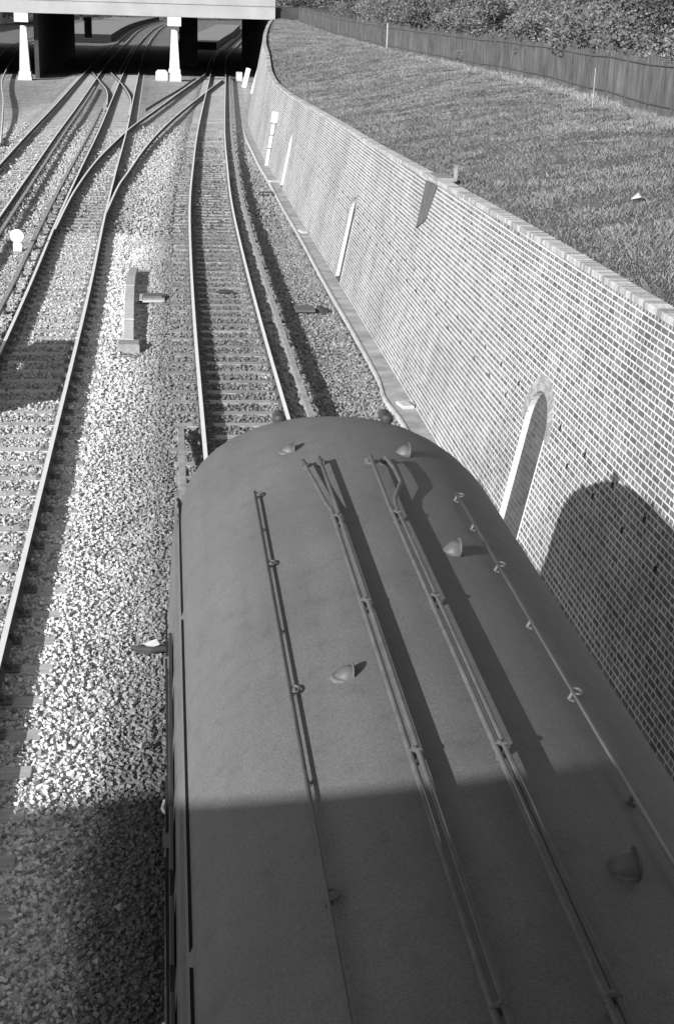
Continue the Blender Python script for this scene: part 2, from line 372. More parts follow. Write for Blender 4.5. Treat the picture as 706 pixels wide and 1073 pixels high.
rail(fpath(T2, 6, 460, .7525), 'right running rail of the pale ballasted track, nearest the left side of the train')
rail(fpath(T3, 20, 520, .7525), 'right running rail of the third track from the wall')
rail(fpath(T3, 20, 520, -.7525), 'left running rail of the third track from the wall, leftmost long rail')
def spl(pts, n=6, z=0):
    P = [Vector((a, b, z)) for a, b in pts]; out = []
    P = [2*P[0]-P[1]]+P+[2*P[-1]-P[-2]]
    for i in range(1, len(P)-2):
        for k in range(n):
            t = k/n; p0, p1, p2, p3 = P[i-1:i+3]
            out.append(tuple(.5*((2*p1)+(p2-p0)*t+(2*p0-5*p1+4*p2-p3)*t*t+(3*p1-p0-3*p2+p3)*t**3)))
    out.append(tuple(P[-2])); return out
rail(spl([(-4.86, 46), (-4.82, 55.6), (-4.50, 66.6), (-3.85, 78), (-3.2, 87), (-2.04, 99.8), (-.24, 120.3), (1.45, 138.7), (2.6, 152)]), 'left rail of the crossover linking the two nearest tracks before the bridge', dz=-.004, name='crossover_rail')
rail(spl([(-3.44, 49), (-3.24, 57.3), (-3.0, 62), (-2.5, 71.7), (-1.8, 82.1), (-.62, 96), (1.15, 114), (2.45, 127), (3.9, 141)]), 'right rail of the crossover linking the two nearest tracks before the bridge', dz=-.004, name='crossover_rail')
rail(spl([(-8.7, 150), (-7.31, 133.9), (-6.05, 118.7), (-5.42, 103)]), 'left short curved rail crossing between the two left tracks near the bridge', dz=-.007, name='crossover_rail')
rail(spl([(-6.9, 150), (-5.15, 128.7), (-4.0, 110.1), (-3.72, 94)]), 'right short curved rail crossing between the two left tracks near the bridge', dz=-.007, name='crossover_rail')
m = MB(); m.sweep(spl([(-2.75, 99), (-1.9, 108), (-.2, 124.5), (1.3, 142)], z=.02), [(-.03, 0), (.03, 0), (.03, -.17), (-.03, -.17)], [0, 0, 0, 0]); tag(m.obj('check_rail', ['rail_side']), 'dark check rail beside the crossover in front of the bridge pier', 'rail')
rail(spl([(-9.5, 74), (-12.4, 103), (-15.5, 132), (-19, 176), (-22.2, 222), (-24, 300)]), 'rail of the siding curving away behind the left bridge pier, lower one')
rail(spl([(-11.0, 73), (-13.9, 102.5), (-17.0, 131.5), (-20.5, 175.5), (-23.7, 221.5), (-25.5, 300)]), 'outer left rail of the siding curving away behind the left bridge pier')

pot_me = None
def conductor(path, label, first=True, pots=True, wob=.006):
    global pot_me
    root = empty('conductor_rail', path[0], label, 'rail')
    o = Vector(path[0])
    P = [(x-o.x+rng.uniform(-wob, wob), y-o.y, .065) for x, y, z in path]
    P[0] = (P[0][0], P[0][1], 0.0); P[-1] = (P[-1][0], P[-1][1], 0.0)
    m = MB(); m.sweep(P, [(-.05, 0), (.05, 0), (.052, -.01), (.048, -.03), (.018, -.045), (.018, -.09), (.05, -.105), (.05, -.12), (-.05, -.12), (-.05, -.105), (-.018, -.09), (-.018, -.045), (-.048, -.03), (-.052, -.01)])
    m.obj('steel_rail', ['cond'], root)
    if pots:
        if pot_me is None:
            q = MB(); q.lathe((0, 0, 0), [(.085, -.29), (.085, -.19), (.06, -.175), (.06, -.135), (.075, -.115), (.075, -.07), (.05, -.056)], 10)
            q.m = 1; q.box(-.1, -.055, -.035, .035, -.115, -.035); q.box(.055, .1, -.035, .035, -.115, -.035); pot_me = q.mesh('insulator', ['pot', 'iron'])
        L = 0; acc = .4; n = 0
        for i in range(len(path)-1):
            a, b = Vector(path[i]), Vector(path[i+1]); d = (b-a).length; t = acc
            while t < d and n < 95:
                p = a.lerp(b, t/d); k = bpy.data.objects.new('insulator', pot_me); COL.objects.link(k); k.parent = root
                k.location = (p.x-o.x, p.y-o.y, .065); t += 2.4; n += 1
            acc = t-d if t >= d else acc
    return root
conductor(fpath(T1, 11, 148, 1.16, 0, 1.6), 'grey conductor rail on the wall side of the train\'s track')
conductor(fpath(T1, -8, 23.9, -1.13, 0, 2), 'short end of conductor rail beside the left front corner of the train')
conductor(fpath(T2, 12, 100, -1.17, 0, 2), 'conductor rail along the left of the pale ballasted track')
conductor(fpath(T3, 25, 124, 1.13, 0, 2), 'bright conductor rail between the second and third tracks')
conductor(fpath(T2, 150, 300, -1.17, 0, 4), 'conductor rail of the second track beyond the bridge', pots=False)
conductor(fpath(T1, 160, 300, -1.17, 0, 4), 'conductor rail of the nearest track beyond the bridge', pots=False)

# sleepers: thing > two rail_chair
def sleeper_mesh(seed):
    r = random.Random(seed); m = MB(); m.cur = r.uniform(.85, 1.15)*(1.5 if seed > 6 else 1)
    m.box(-1.29+r.uniform(-.03, .03), 1.29+r.uniform(-.03, .03), -.125, .125, -.33, -.203, bev=.008); return m.mesh('sleeper', ['sleeper'])
sl_me = [sleeper_mesh(i) for i in range(7)]; sl_pale = [sleeper_mesh(i) for i in range(7, 13)]
m = MB(); m.box(-.19, .19, -.1, .1, -.202, -.172, bev=.008); m.box(-.105, -.066, -.05, .05, -.172, -.075, bev=.006); m.box(.066, .105, -.05, .05, -.172, -.075, bev=.006)
m.lathe((-.15, 0, -.172), [(.018, 0), (.018, .02), (.012, .026)], 6); m.lathe((.15, 0, -.172), [(.018, 0), (.018, .02), (.012, .026)], 6)
ch_me = m.mesh('rail_chair', ['iron'])
def lay(fn, ys_, y1, label, group, chairs_to, cap):
    y = ys_; n = 0
    while y < y1 and n < cap:
        d = float(fn(y+.5)-fn(y-.5)); r = bpy.data.objects.new('sleeper', random.choice(sl_pale if (fn is T2 and y < 46) else sl_me)); COL.objects.link(r)
        r.location = (float(fn(y))+random.uniform(-.03, .03), y, random.uniform(-.006, .004)); r.rotation_euler = (0, 0, -d+random.uniform(-.008, .008)); tag(r, label, 'sleeper', group)
        if y < chairs_to:
            for s in (-1, 1):
                c = bpy.data.objects.new('rail_chair', ch_me); COL.objects.link(c); c.parent = r; c.location = (s*.7525, 0, 0)
        y += SPC; n += 1
    return y
e1 = lay(T1, YS1, 96, 'grey weathered timber sleeper of the track ahead of the train', 'sleepers of the track ahead of the train', 62, 200)
e2 = lay(T2, YS2, 92, 'timber sleeper of the pale ballasted track left of the train', 'sleepers of the pale ballasted track', 62, 200)
e3 = lay(T3, 42.0, 88, 'timber sleeper of the third track from the wall', 'sleepers of the third track from the wall', 0, 80)
m = MB()
for fn, a_, b_ in ((T1, e1, 150), (T2, e2, 150), (T3, e3, 150)):
    y = a_
    while y < b_:
        d = float(fn(y+.5)-fn(y-.5)); m.box(-1.29, 1.29, -.125, .125, -.33, -.203, Matrix.Translation((float(fn(y)), y, 0)) @ Matrix.Rotation(-d, 4, 'Z')); y += SPC
for k in range(46):   # long timbers under the crossover
    pass
tag(m.obj('distant_sleepers', ['sleeper_far']), 'distant sleepers of the tracks running up to the bridge', 'sleepers', kind='stuff')

# ------------------------------------------------------------------ retaining wall
wall = empty('retaining_wall', (3.2, 0, 0), 'long curved brick retaining wall with recesses right of the tracks', 'wall')
O = Vector((3.2, 0, 0))
def wp(y, z, out=0.0): return Vector((float(WB(y))+BAT*z-out, y, z))-O
NICHE = [(17.95, .53), (38.05, .5), (58.4, .48)]; NS, NT_, ND = 1.62, 2.12, .62
def niche_top(y, yc, hw): t = (y-yc)/hw; return NS+(NT_-NS)*math.sqrt(max(0, 1-t*t))
Ys = list(np.arange(-30, 60, 1.0))+list(np.arange(60, 142.1, 1.5))
for yc, hw in NICHE:
    Ys = [y for y in Ys if not (yc-hw-.02 < y < yc+hw+.02)]+[yc+hw*math.sin(t) for t in np.linspace(-math.pi/2, math.pi/2, 17)]
Ys = sorted(Ys)
arc = [0]
for i in range(1, len(Ys)): arc.append(arc[-1]+math.hypot(Ys[i]-Ys[i-1], float(WB(Ys[i])-WB(Ys[i-1]))))
arc = dict(zip(Ys, arc))
m = MB()
for i in range(len(Ys)-1):
    a_, b_ = Ys[i], Ys[i+1]; mid = (a_+b_)/2; nz = None
    for yc, hw in NICHE:
        if yc-hw-1e-6 <= a_ and b_ <= yc+hw+1e-6: nz = (yc, hw)
    za = zb = -.4
    if nz: za, zb = niche_top(a_, *nz), niche_top(b_, *nz)
    ta, tb = float(WZ_(a_)), float(WZ_(b_))
    P = [wp(a_, za), wp(b_, zb), wp(b_, tb), wp(a_, ta)]
    m.face([P[0], P[3], P[2], P[1]], [(arc[a_], za), (arc[a_], ta), (arc[b_], tb), (arc[b_], zb)])
m.obj('wall_face', ['brick'], wall)
# coping of bricks on edge
m = MB(); y = -28.0
while y < 140:
    x = float(WB(y)); z = float(WZ_(y)); dx = float(WB(y+.5)-WB(y-.5)); dz = float(WZ_(y+.5)-WZ_(y-.5))
    step = .078 if y < 60 else .24
    m.cur = random.choice([.26, .34, .4, .46, .52])*random.uniform(.9, 1.1)
    mt = Matrix.Translation((x+BAT*z-3.2, y, z+.004+random.uniform(-.003, .003))) @ Matrix.Rotation(-dx, 4, 'Z') @ Matrix.Rotation(math.atan(dz), 4, 'X')
    m.box(-.012, .225, -step/2+.005, step/2-.005, 0, .085, mt, bev=.008); y += step
m.obj('coping', ['coping'], wall)
m = MB()   # mortar bed core under the coping
pth = [(float(WB(q)+BAT*WZ_(q))-3.2+.11, q, float(WZ_(q))-.05) for q in np.arange(-28, 140, 1.0)]
m.sweep(pth, [(-.105, .125), (.105, .125), (.105, -.3), (-.105, -.3)]); m.obj('coping_bed', ['concrete'], wall)
# niches
for yc, hw in NICHE:
    nb = MB(); zt = 2.3; XD = .085; xb = float(WB(yc))+XD
    ymin, ymax = yc-hw, yc+hw
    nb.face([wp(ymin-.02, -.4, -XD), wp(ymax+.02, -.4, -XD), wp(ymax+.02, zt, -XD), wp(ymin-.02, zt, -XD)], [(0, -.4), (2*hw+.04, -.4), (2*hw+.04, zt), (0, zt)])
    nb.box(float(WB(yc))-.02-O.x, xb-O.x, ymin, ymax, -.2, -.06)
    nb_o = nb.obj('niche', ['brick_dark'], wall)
    jm = MB()
    for yy in (ymin, ymax):
        jm.face([wp(yy, -.4), wp(yy, NS), wp(yy, NS, -XD), wp(yy, -.4, -XD)])
    yl = [yc+hw*math.sin(t) for t in np.linspace(-math.pi/2, math.pi/2, 17)]
    for i in range(16):
        a_, b_ = yl[i], yl[i+1]; za, zb = niche_top(a_, yc, hw), niche_top(b_, yc, hw)
        jm.face([wp(a_, za), wp(b_, zb), wp(b_, zb, -XD), wp(a_, za, -XD)])
    # ragged toothed edge where the limewash stops
    tag(jm.obj('jamb', ['white'], nb_o), 'whitewashed reveal of the recess')
    ar = MB()
    for ringi, (r0, r1) in enumerate(((.0, .10), (.11, .21))):
        nv = 22
        for k in range(nv):
            t0 = math.pi*(k+.06)/nv; t1 = math.pi*(k+.94)/nv; ar.cur = random.uniform(.24, .4)
            def pt(t, r, out):
                yy = yc-(hw+r)*math.cos(t); zz = NS+(NT_-NS+r)*math.sin(t); return wp(yy, zz, out)
            V = [pt(t0, r0, .008), pt(t1, r0, .008), pt(t1, r1, .008), pt(t0, r1, .008), pt(t0, r0, -.03), pt(t1, r0, -.03), pt(t1, r1, -.03), pt(t0, r1, -.03)]
            ar.faces(V, [(0, 1, 2, 3), (0, 4, 5, 1), (1, 5, 6, 2), (2, 6, 7, 3), (3, 7, 4, 0)])
    ar.obj('arch_ring', ['coping'], nb_o)
    eg = MB(); 
    for yy, sgn in ((ymin, -1),):
        y0_, y1_ = sorted((yy, yy+sgn*.028)); V = [wp(y0_, -.1, .006), wp(y1_, -.1, .006), wp(y1_, NS, .006), wp(y0_, NS, .006)]
        eg.faces(V+[p+Vector((.03, 0, 0)) for p in V], [(0, 3, 2, 1), (0, 4, 7, 3), (1, 2, 6, 5), (0, 1, 5, 4)])
    eg.obj('jamb_edge', ['white'], nb_o)
# weep holes, two staggered rows
m = MB(); y = 9.0; k = 0
while y < 78:
    for row, (zz, off) in enumerate(((1.93, 0), (1.63, .5))):
        yy = y+off
        if any(abs(yy-yc) < hw+.25 for yc, hw in NICHE): continue
        p = wp(yy, zz, .004); m.faces([p+Vector((BAT*dz, dy, dz)) for dy, dz in ((-.034, -.032), (.034, -.032), (.034, .032), (-.034, .032))]+[p+Vector((BAT*dz+.03, dy, dz)) for dy, dz in ((-.034, -.032), (.034, -.032), (.034, .032), (-.034, .032))], [(3, 2, 1, 0), (0, 1, 5, 4), (1, 2, 6, 5), (2, 3, 7, 6), (3, 0, 4, 7)])
    y += 1.13
m.obj('weep_holes', ['black'], wall)
# drain chute at the top
m = MB()
V = [wp(27.85, 3.62, .035), wp(29.0, 3.6, .035), wp(28.95, 2.65, .03), wp(28.25, 2.9, .02)]
m.faces(V+[p+Vector((.06, 0, 0)) for p in V], [(0, 3, 2, 1), (0, 4, 7, 3), (1, 2, 6, 5), (0, 1, 5, 4), (2, 3, 7, 6)])
m.cur=.11
tag(m.obj('drain_chute', ['dark_slate'], wall), 'dark tapered drain stain slab hanging from the coping')
m = MB(); m.box(3.87-3.2, 4.25-3.2, 27.95, 28.9, 3.68, 3.76, bev=.01); m.box(4.2-3.2, 4.26-3.2, 27.9, 27.96, 3.7, 4.02, bev=.01); m.obj('drain_outlet', ['wood_grey'], wall)
# footing strip (path) and kerb
def strip(fa, fb, z0, z1, ya, yb, step=1.0):
    m = MB(); yy = list(np.arange(ya, yb, step))+[yb]
    for i in range(len(yy)-1):
        a_, b_ = yy[i], yy[i+1]
        xa0, xa1, xb0, xb1 = fa(a_), fb(a_), fa(b_), fb(b_)
        m.face([(xa0, a_, z1), (xa1, a_, z1), (xb1, b_, z1), (xb0, b_, z1)])
        m.face([(xa0, a_, z0), (xa0, a_, z1), (xb0, b_, z1), (xb0, b_, z0)])
    return m
kx = lambda y: float(WB(y))-.42+.012*math.sin(y*.45)+(-.09*math.exp(-((y-25.9)/.9)**2))
strip(lambda y: kx(y)+.06, lambda y: float(WB(y))+.0, -.35, -.09, -10, 142).obj('path', ['path'])['kind'] = 'structure'
kb = strip(kx, lambda y: kx(y)+.045, -.35, -.07, -10, 86, .5)
tag(kb.obj('kerb', ['kerb']), kind='structure')
# cracked slab lumps on the path
for yy, xx, a_, b_ in ((25.3, 3.0, .22, .4), (46.5, 3.0, .2, .5), (60.2, 3.0, .35, .3)):
    m = MB(); m.box(-a_/2, a_/2, -b_/2, b_/2, -.02, .05, Matrix.Rotation(.2, 4, 'Z'), bev=.015); o = m.obj('stone_slab', ['kerb']); o.location = (xx, yy, -.08)
    tag(o, {25.3: 'pale stone slab on the path nearest the train front', 46.5: 'pale slab on the path between the middle and farthest recesses', 60.2: 'small pale slab at the foot of the farthest recess'}[yy], 'slab')

# ------------------------------------------------------------------ grass bank
FX = curve([(-30, 8.5), (0, 8.8), (20, 9.7), (34, 10.6), (46, 11.6), (57, 12.0), (68, 11.7), (80, 11.2), (110, 10.9), (140, 10.6)])
FZ = curve([(-30, 4.5), (0, 4.5), (34, 4.5), (60, 4.5), (90, 4.6), (120, 4.9), (140, 5.3)])
def bank_z(x, y):
    wx = WB(y)+BAT*WZ_(y)+.2; wz = WZ_(y)+.02; fx = FX(y); fz = FZ(y)
    t = np.clip((x-wx)/(fx-wx), 0, 1); z = wz+(fz-wz)*(t*.6+.4*t*t*(3-2*t))
    z = z+.16*np.sin(np.pi*t)*(.4+fbm(x, y, .25, 21))+(.13*(fbm(x, y, .6, 22)-.5)+.08*(fbm(x, y, 2.2, 23)-.5))*np.minimum(1, t*5)
    return z-.08
ya = np.concatenate([np.arange(-30, 100, .4), np.arange(100, 142, .8)]); ta = np.concatenate([np.linspace(-.01, 1, 50), [1.2, 1.6, 2.5, 4, 8, 20, 60]])
TT, YY = np.meshgrid(ta, ya); WX = WB(YY)+BAT*WZ_(YY)+.2; XX = WX+(FX(YY)-WX)*TT; ZZ = bank_z(XX, YY)
nx, ny = len(ta), len(ya); idx = np.arange(nx*ny).reshape(ny, nx)
F = np.stack([idx[:-1, :-1], idx[:-1, 1:], idx[1:, 1:], idx[1:, :-1]], -1).reshape(-1, 4)
tag(npmesh('terrain', np.stack([XX, YY, ZZ], -1).reshape(-1, 3), F, None, 'turf', True), kind='structure')
def grass(n, y0, y1, seed, hmin, hmax, wid, tr=(0.02, 1.02), tonek=1.0, name='grass', label='rough grass on the bank above the brick wall'):
    r = np.random.default_rng(seed); y = y0+(y1-y0)*r.uniform(0, 1, n)**1.25; t = r.uniform(tr[0], tr[1], n)
    wx = WB(y)+BAT*WZ_(y)+.2; x = wx+(FX(y)-wx)*t; z = bank_z(x, y)
    clump = fbm(x, y, 1.3, 31); h = r.uniform(hmin, hmax, n)*(.25+1.6*clump**1.5); 
    ang = r.uniform(0, 2*np.pi, n); lean = r.uniform(.3, 1.6, n)*h; la = r.uniform(0, 2*np.pi, n)
    w = wid*(1+np.maximum(0, y-30)/40)
    ax, ay = np.cos(ang)*w, np.sin(ang)*w; lx, ly = np.cos(la)*lean, np.sin(la)*lean
    P0 = np.stack([x-ax, y-ay, z-.02], -1); P1 = np.stack([x+ax, y+ay, z-.02], -1); P2 = np.stack([x+lx, y+ly, z+h*.8], -1)
    V = np.stack([P0, P1, P2], 1).reshape(-1, 3); F = np.arange(3*n).reshape(n, 3)
    tn = .84*(.19+.16*r.uniform(0, 1, n)**1.5)*(.55+.5*fbm(x, y, .45, 33)+.5*fbm(x, y, 2.5, 35))*tonek
    return tag(npmesh(name, V, F, tn, 'grass'), label, 'grass', kind='stuff')
grass(330000, 9, 140, 3, .035, .12, .009)
grass(26000, 18, 140, 4, .10, .28, .012, (.93, 1.03), 1.25, 'tall_grass', 'taller pale dry grass along the foot of the fence')

# ------------------------------------------------------------------ fence
fence = empty('paling_fence', (float(FX(20)), 20, 4.5), 'tall dark paling fence along the top of the grass bank', 'fence')
FO = Vector(fence.location); y = 6.0; k = 0
FH = 1.5
def fpt(y): return Vector((float(FX(y))+.12, y, float(bank_z(FX(y)+.1, y))))-FO
while y < 138:
    a_, b_ = fpt(y), fpt(y+2.6); d = b_-a_; L = d.length; ux = Vector((d.x, d.y, 0)).normalized()
    m = MB(); h = FH+random.uniform(.05, .12); tilt = random.uniform(-.02, .02)
    m.box(-.05, .05, -.05, .05, -.1, h, Matrix.Translation(a_) @ Matrix.Rotation(tilt, 4, 'Y'), bev=.008); m.obj('post', ['post'], fence)
    m = MB(); n = int(L/.10)
    ang = math.atan2(ux.y, ux.x)
    for j in range(n):
        p = a_.lerp(b_, (j+.5)/n); hh = FH-.05+random.uniform(-.14, .04)
        m.box(-.022, .022, -.008, .008, -.02, hh, Matrix.Translation(p) @ Matrix.Rotation(ang, 4, 'Z') @ Matrix.Rotation(random.uniform(-.02, .02), 4, 'Y'))
    m.obj('paling_panel', ['fence'], fence)
    m = MB()
    for zz in (.3, FH-.25):
        m.tube([a_+Vector((-.03, 0, zz)), b_+Vector((-.03, 0, zz))], .02, 6)
    m.obj('rail', ['post'], fence); y += 2.6
# pale post standing in front of fence + stake + litter
def standing(name, label, cat, x, y, z, h, r, matn, tilt=(0, 0)):
    m = MB(); m.tube([(0, 0, -.05), (tilt[0]*h, tilt[1]*h, h)], [r, r*.85], 7); o = m.obj(name, [matn]); o.location = (x, y, z); return tag(o, label, cat)
standing('stake', 'thin white stake standing in the grass before the fence', 'stake', 10.35, 40.0, float(bank_z(10.35, 40.0)), 1.05, .012, 'concrete', (.0, 0))
standing('marker_stake', 'grey post standing just in front of the paling fence', 'post', 11.0, 84.0, float(bank_z(11.0, 84.0)), 1.5, .045, 'concrete')
m = MB(); m.faces([(-.14, -.1, .03), (.02, -.13, .07), (.15, -.03, .03), (.1, .12, .08), (-.06, .1, .03), (0, 0, .13), (0, 0, .0)], [(0, 1, 5), (1, 2, 5), (2, 3, 5), (3, 4, 5), (4, 0, 5), (1, 0, 6), (2, 1, 6), (3, 2, 6), (4, 3, 6), (0, 4, 6)])
o = m.obj('litter', ['concrete']); o.location = (6.05, 22.3, float(bank_z(6.05, 22.3))+.05); tag(o, 'scrap of white paper lying in the grass above the wall', 'litter')

# ------------------------------------------------------------------ trees and hedge
def crown_mesh(seed, h, r, n, leaf, lo, hi):
    rr = np.random.default_rng(seed); nb = 26
    c = np.stack([rr.uniform(-1, 1, nb)*r*.75, rr.uniform(-1, 1, nb)*r*.75, h*(.12+.78*rr.uniform(0, 1, nb))], -1); br = r*rr.uniform(.25, .5, nb)
    k = rr.integers(0, nb, n); d = rr.normal(size=(n, 3)); d /= np.linalg.norm(d, axis=1)[:, None]
    P = c[k]+d*(br[k]*rr.uniform(.55, 1.12, n)**.6)[:, None]*np.array([1, 1, .85])
    P[:, 2] = np.maximum(P[:, 2], .05)
    a = rr.normal(size=(n, 3)); a /= np.linalg.norm(a, axis=1)[:, None]; b = np.cross(a, rr.normal(size=(n, 3))); b /= np.linalg.norm(b, axis=1)[:, None]
    s = leaf*rr.uniform(.6, 1.3, n)[:, None]
    V = np.stack([P-a*s, P+b*s*.55, P+a*s, P-b*s*.55], 1).reshape(-1, 3); F = np.arange(4*n).reshape(n, 4)
    t = (lo+(hi-lo)*rr.uniform(0, 1, nb)[k])*rr.uniform(.7, 1.3, n); return V, F, t
def trunk_mb(seed, h, r):
    q = random.Random(seed); m = MB(); m.tube([(0, 0, -.2), (q.uniform(-.1, .1), q.uniform(-.1, .1), h*.4), (q.uniform(-.3, .3), q.uniform(-.3, .3), h*.8)], [.12+h*.012, .09+.008*h, .03], 8)
    for i in range(7):
        z = h*q.uniform(.2, .6); t = q.uniform(0, 6.28); m.tube([(0, 0, z), (math.cos(t)*r*.4, math.sin(t)*r*.4, z+h*.15), (math.cos(t)*r*.75, math.sin(t)*r*.75, z+h*.25)], [.06, .04, .015], 6)
    return m
VAR = []
for i, (h, r, n, leaf, lo, hi) in enumerate([(3.2, 1.9, 15000, .06, .09, .2), (4.4, 2.3, 20000, .065, .07, .17), (2.4, 1.7, 13000, .05, .12, .26)]):
    V, F, t = crown_mesh(50+i, h, r, n, leaf, lo, hi); o = npmesh('crown', V, F, t, 'leaf'); tr = trunk_mb(i, h, r).obj('trunk', ['bark']); VAR.append((o.data, tr.data)); bpy.data.objects.remove(o); bpy.data.objects.remove(tr)
TL = ['dark bushy tree', 'tall dark leafy tree', 'pale loose bush']
places = ['beyond the fence at the right edge of the photo', 'beyond the fence, second from the right edge', 'beyond the fence, third from the right edge', 'beyond the fence, fourth from the right edge']
tl = [(15.2, 37, 0), (15.2, 42, 1), (15.5, 48, 0), (14.8, 53, 2), (16.8, 60, 1), (16.0, 66, 2), (17.5, 74, 0), (19.5, 84, 1), (18, 95, 2), (16.5, 106, 0), (21, 112, 1), (19, 128, 2), (14.5, 130, 0), (24, 150, 1), (13, 150, 2), (33, 135, 1), (31, 110, 1), (29, 92, 1), (26, 76, 0), (23, 62, 1), (38, 160, 1), (47, 175, 1), (16, 170, 1), (24, 185, 1), (20, 47, 1), (15.0, 31, 1), (14.2, 35.5, 2), (14.0, 40.5, 2), (14.0, 44.5, 2), (14.2, 50, 0), (14.3, 56.5, 2), (14.2, 62, 2), (13.9, 68, 0), (13.6, 76, 2), (13.4, 86, 0), (13.4, 100, 2), (13.6, 116, 2)]
ORD = ['first','second','third','fourth','fifth','sixth','seventh','eighth','ninth','tenth','eleventh','twelfth','thirteenth','fourteenth','fifteenth','sixteenth','seventeenth','eighteenth','nineteenth']; ORD += ['twentieth']+['twenty-'+q for q in ORD[:9]]+['thirtieth']+['thirty-'+q for q in ORD[:9]]
for i, (x, y, v) in enumerate(sorted(tl, key=lambda q: (q[0])/q[1])[::-1]):
    root = empty('tree' if v < 2 else 'bush', (x, y, 4.35 if y < 140 else 1.5)); s = random.uniform(.9, 1.2)*(1 if y < 140 else 1.8); root.scale = (s*1.15, s*1.15, s); root.rotation_euler = (0, 0, random.uniform(0, 6))
    tag(root, f'{TL[v]} in the row beyond the fence, {ORD[i]} counted from the right edge', 'tree' if v < 2 else 'bush', 'trees beyond the fence')
    for nm, me in (('crown', VAR[v][0]), ('trunk', VAR[v][1])):
        c = bpy.data.objects.new(nm, me); COL.objects.link(c); c.parent = root

# ------------------------------------------------------------------ far bridge
BY0, BY1 = 139.0, 232.0
br = empty('railway_overbridge', (0, BY0, 0), 'wide pale concrete road bridge over the tracks in the distance', 'bridge')
def L(m, nm, mt, p=br): return m.obj(nm, mt, p)
m = MB(); m.box(-60, 8.6, 0, .6, 5.42, 7.35, bev=.03); m.box(-60, 8.6, -.10, 0-.003, 6.55, 6.75, bev=.02); L(m, 'fascia_beam', ['fascia'])
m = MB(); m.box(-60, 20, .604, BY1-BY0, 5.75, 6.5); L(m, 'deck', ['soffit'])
m = MB(); m.box(-60, 9.4, BY1-BY0+.01, BY1-BY0+.5, 5.42, 7.35); L(m, 'far_parapet', ['fascia'])
for (px, zb) in ((-14.35, -.6), (-.62, -.1)):
    pr = MB(); pr.box(px-.62, px+.62, -.02, 1.0, 4.62, 5.417, bev=.02)
    V = []
    for z, hw in ((zb+.9, .47), (4.0, .29), (4.3, .27)):
        V += [(px-hw, 2.0-hw, z), (px+hw, 2.0-hw, z), (px+hw, 2.0+hw, z), (px-hw, 2.0+hw, z)]
    pr.faces(V, [(3, 2, 1, 0), (8, 9, 10, 11)]+[(k*4+j, k*4+(j+1) % 4, k*4+4+(j+1) % 4, k*4+4+j) for k in range(2) for j in range(4)])
    pr.box(px-.55, px+.55, 1.45, 2.55, zb+.45, zb+.9, bev=.04); pr.box(px-.62, px+.62, 1.3, 2.7, zb-.3, zb+.45, bev=.05)
    if px > -5: pr.box(px-1.75, px-.63, 1.1, 2.6, zb-.3, zb+.8, bev=.2)
    L(pr, 'pier', ['pier_paint'])
    pi_ = MB(); pi_.box(*((-13.7, -13.3, 5, 62) if px < -5 else (.3, 2.2, 34, 60)), -.6, 5.75); L(pi_, 'shade_wall', ['soffit'])  # near-black wall added to fill the bridge opening with shade
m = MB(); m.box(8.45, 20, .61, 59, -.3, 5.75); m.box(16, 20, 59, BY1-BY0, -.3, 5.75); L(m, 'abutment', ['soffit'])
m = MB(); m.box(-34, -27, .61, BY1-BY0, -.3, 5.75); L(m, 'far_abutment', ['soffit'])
m = MB(); m.box(8.0, 12, -.3, .6, -.4, 5.3, bev=.03); L(m, 'abutment_pilaster', ['fascia'])
m = MB(); m.box(-11.4, -10.5, 50, 50.4, 2.2, 4.6, bev=.03); L(m, 'lit_spot_panel', ['concrete'])  # pale panel standing in for a lit patch behind the piers

# beyond the bridge: curving platforms and retaining wall
def curved_slab(name, label, fn, o0, o1, y0, y1, z1, mats, cat, n=30):
    m = MB(); yy = np.linspace(y0, y1, n)
    for i in range(n-1):
        a_, b_ = yy[i], yy[i+1]; A0, A1, B0, B1 = float(fn(a_))+o0, float(fn(a_))+o1, float(fn(b_))+o0, float(fn(b_))+o1
        m.m = 0; m.face([(A0, a_, z1), (A1, a_, z1), (B1, b_, z1), (B0, b_, z1)])
        m.m = 1; m.face([(A0, a_, -.4), (A0, a_, z1), (B0, b_, z1), (B0, b_, -.4)]); m.face([(A1, a_, -.4), (B1, b_, -.4), (B1, b_, z1), (A1, a_, z1)])
    m.m = 1; A0, A1 = float(fn(y0))+o0, float(fn(y0))+o1; m.face([(A0, y0, -.4), (A1, y0, -.4), (A1, y0, z1), (A0, y0, z1)])
    return tag(m.obj(name, mats), label, cat)
curved_slab('platform', 'grey platform curving right beyond the right bridge opening', T1, -8.5, -2.0, 235, 420, .9, ['wood_grey', 'soffit'], 'platform')
curved_slab('platform', 'dark edged platform curving beyond the left bridge opening', T3, -14.5, -2.0, 262, 560, 1.0, ['wood_grey', 'black'], 'platform')
curved_slab('boundary_wall', 'dark wall closing the view behind the far platforms', T3, -38, -37, 240, 700, 5.0, ['brick_far', 'brick_far'], 'wall')
m = MB(); m.box(-1, 1, -1.2, 1.2, 0, 2.2, bev=.03); m.box(-.7, .7, -.03, .03, 2.2, 2.9)
# signal cabin-like hut with pitched roof
h = empty('hut', (1.6, 236, .0), 'small pale hut under the bridge right of the middle pier', 'hut')
m = MB(); m.box(-1, 1, -1, 1, -.3, 2.1); m.obj('wall', ['concrete'], h)
m = MB(); m.faces([(-1.2, -1.2, 2.1), (1.2, -1.2, 2.1), (1.2, 1.2, 2.1), (-1.2, 1.2, 2.1), (0, -1.2, 3.3), (0, 1.2, 3.3)], [(0, 1, 4), (2, 3, 5), (1, 2, 5, 4), (3, 0, 4, 5), (3, 2, 1, 0)]); m.obj('roof', ['wood_grey'], h)
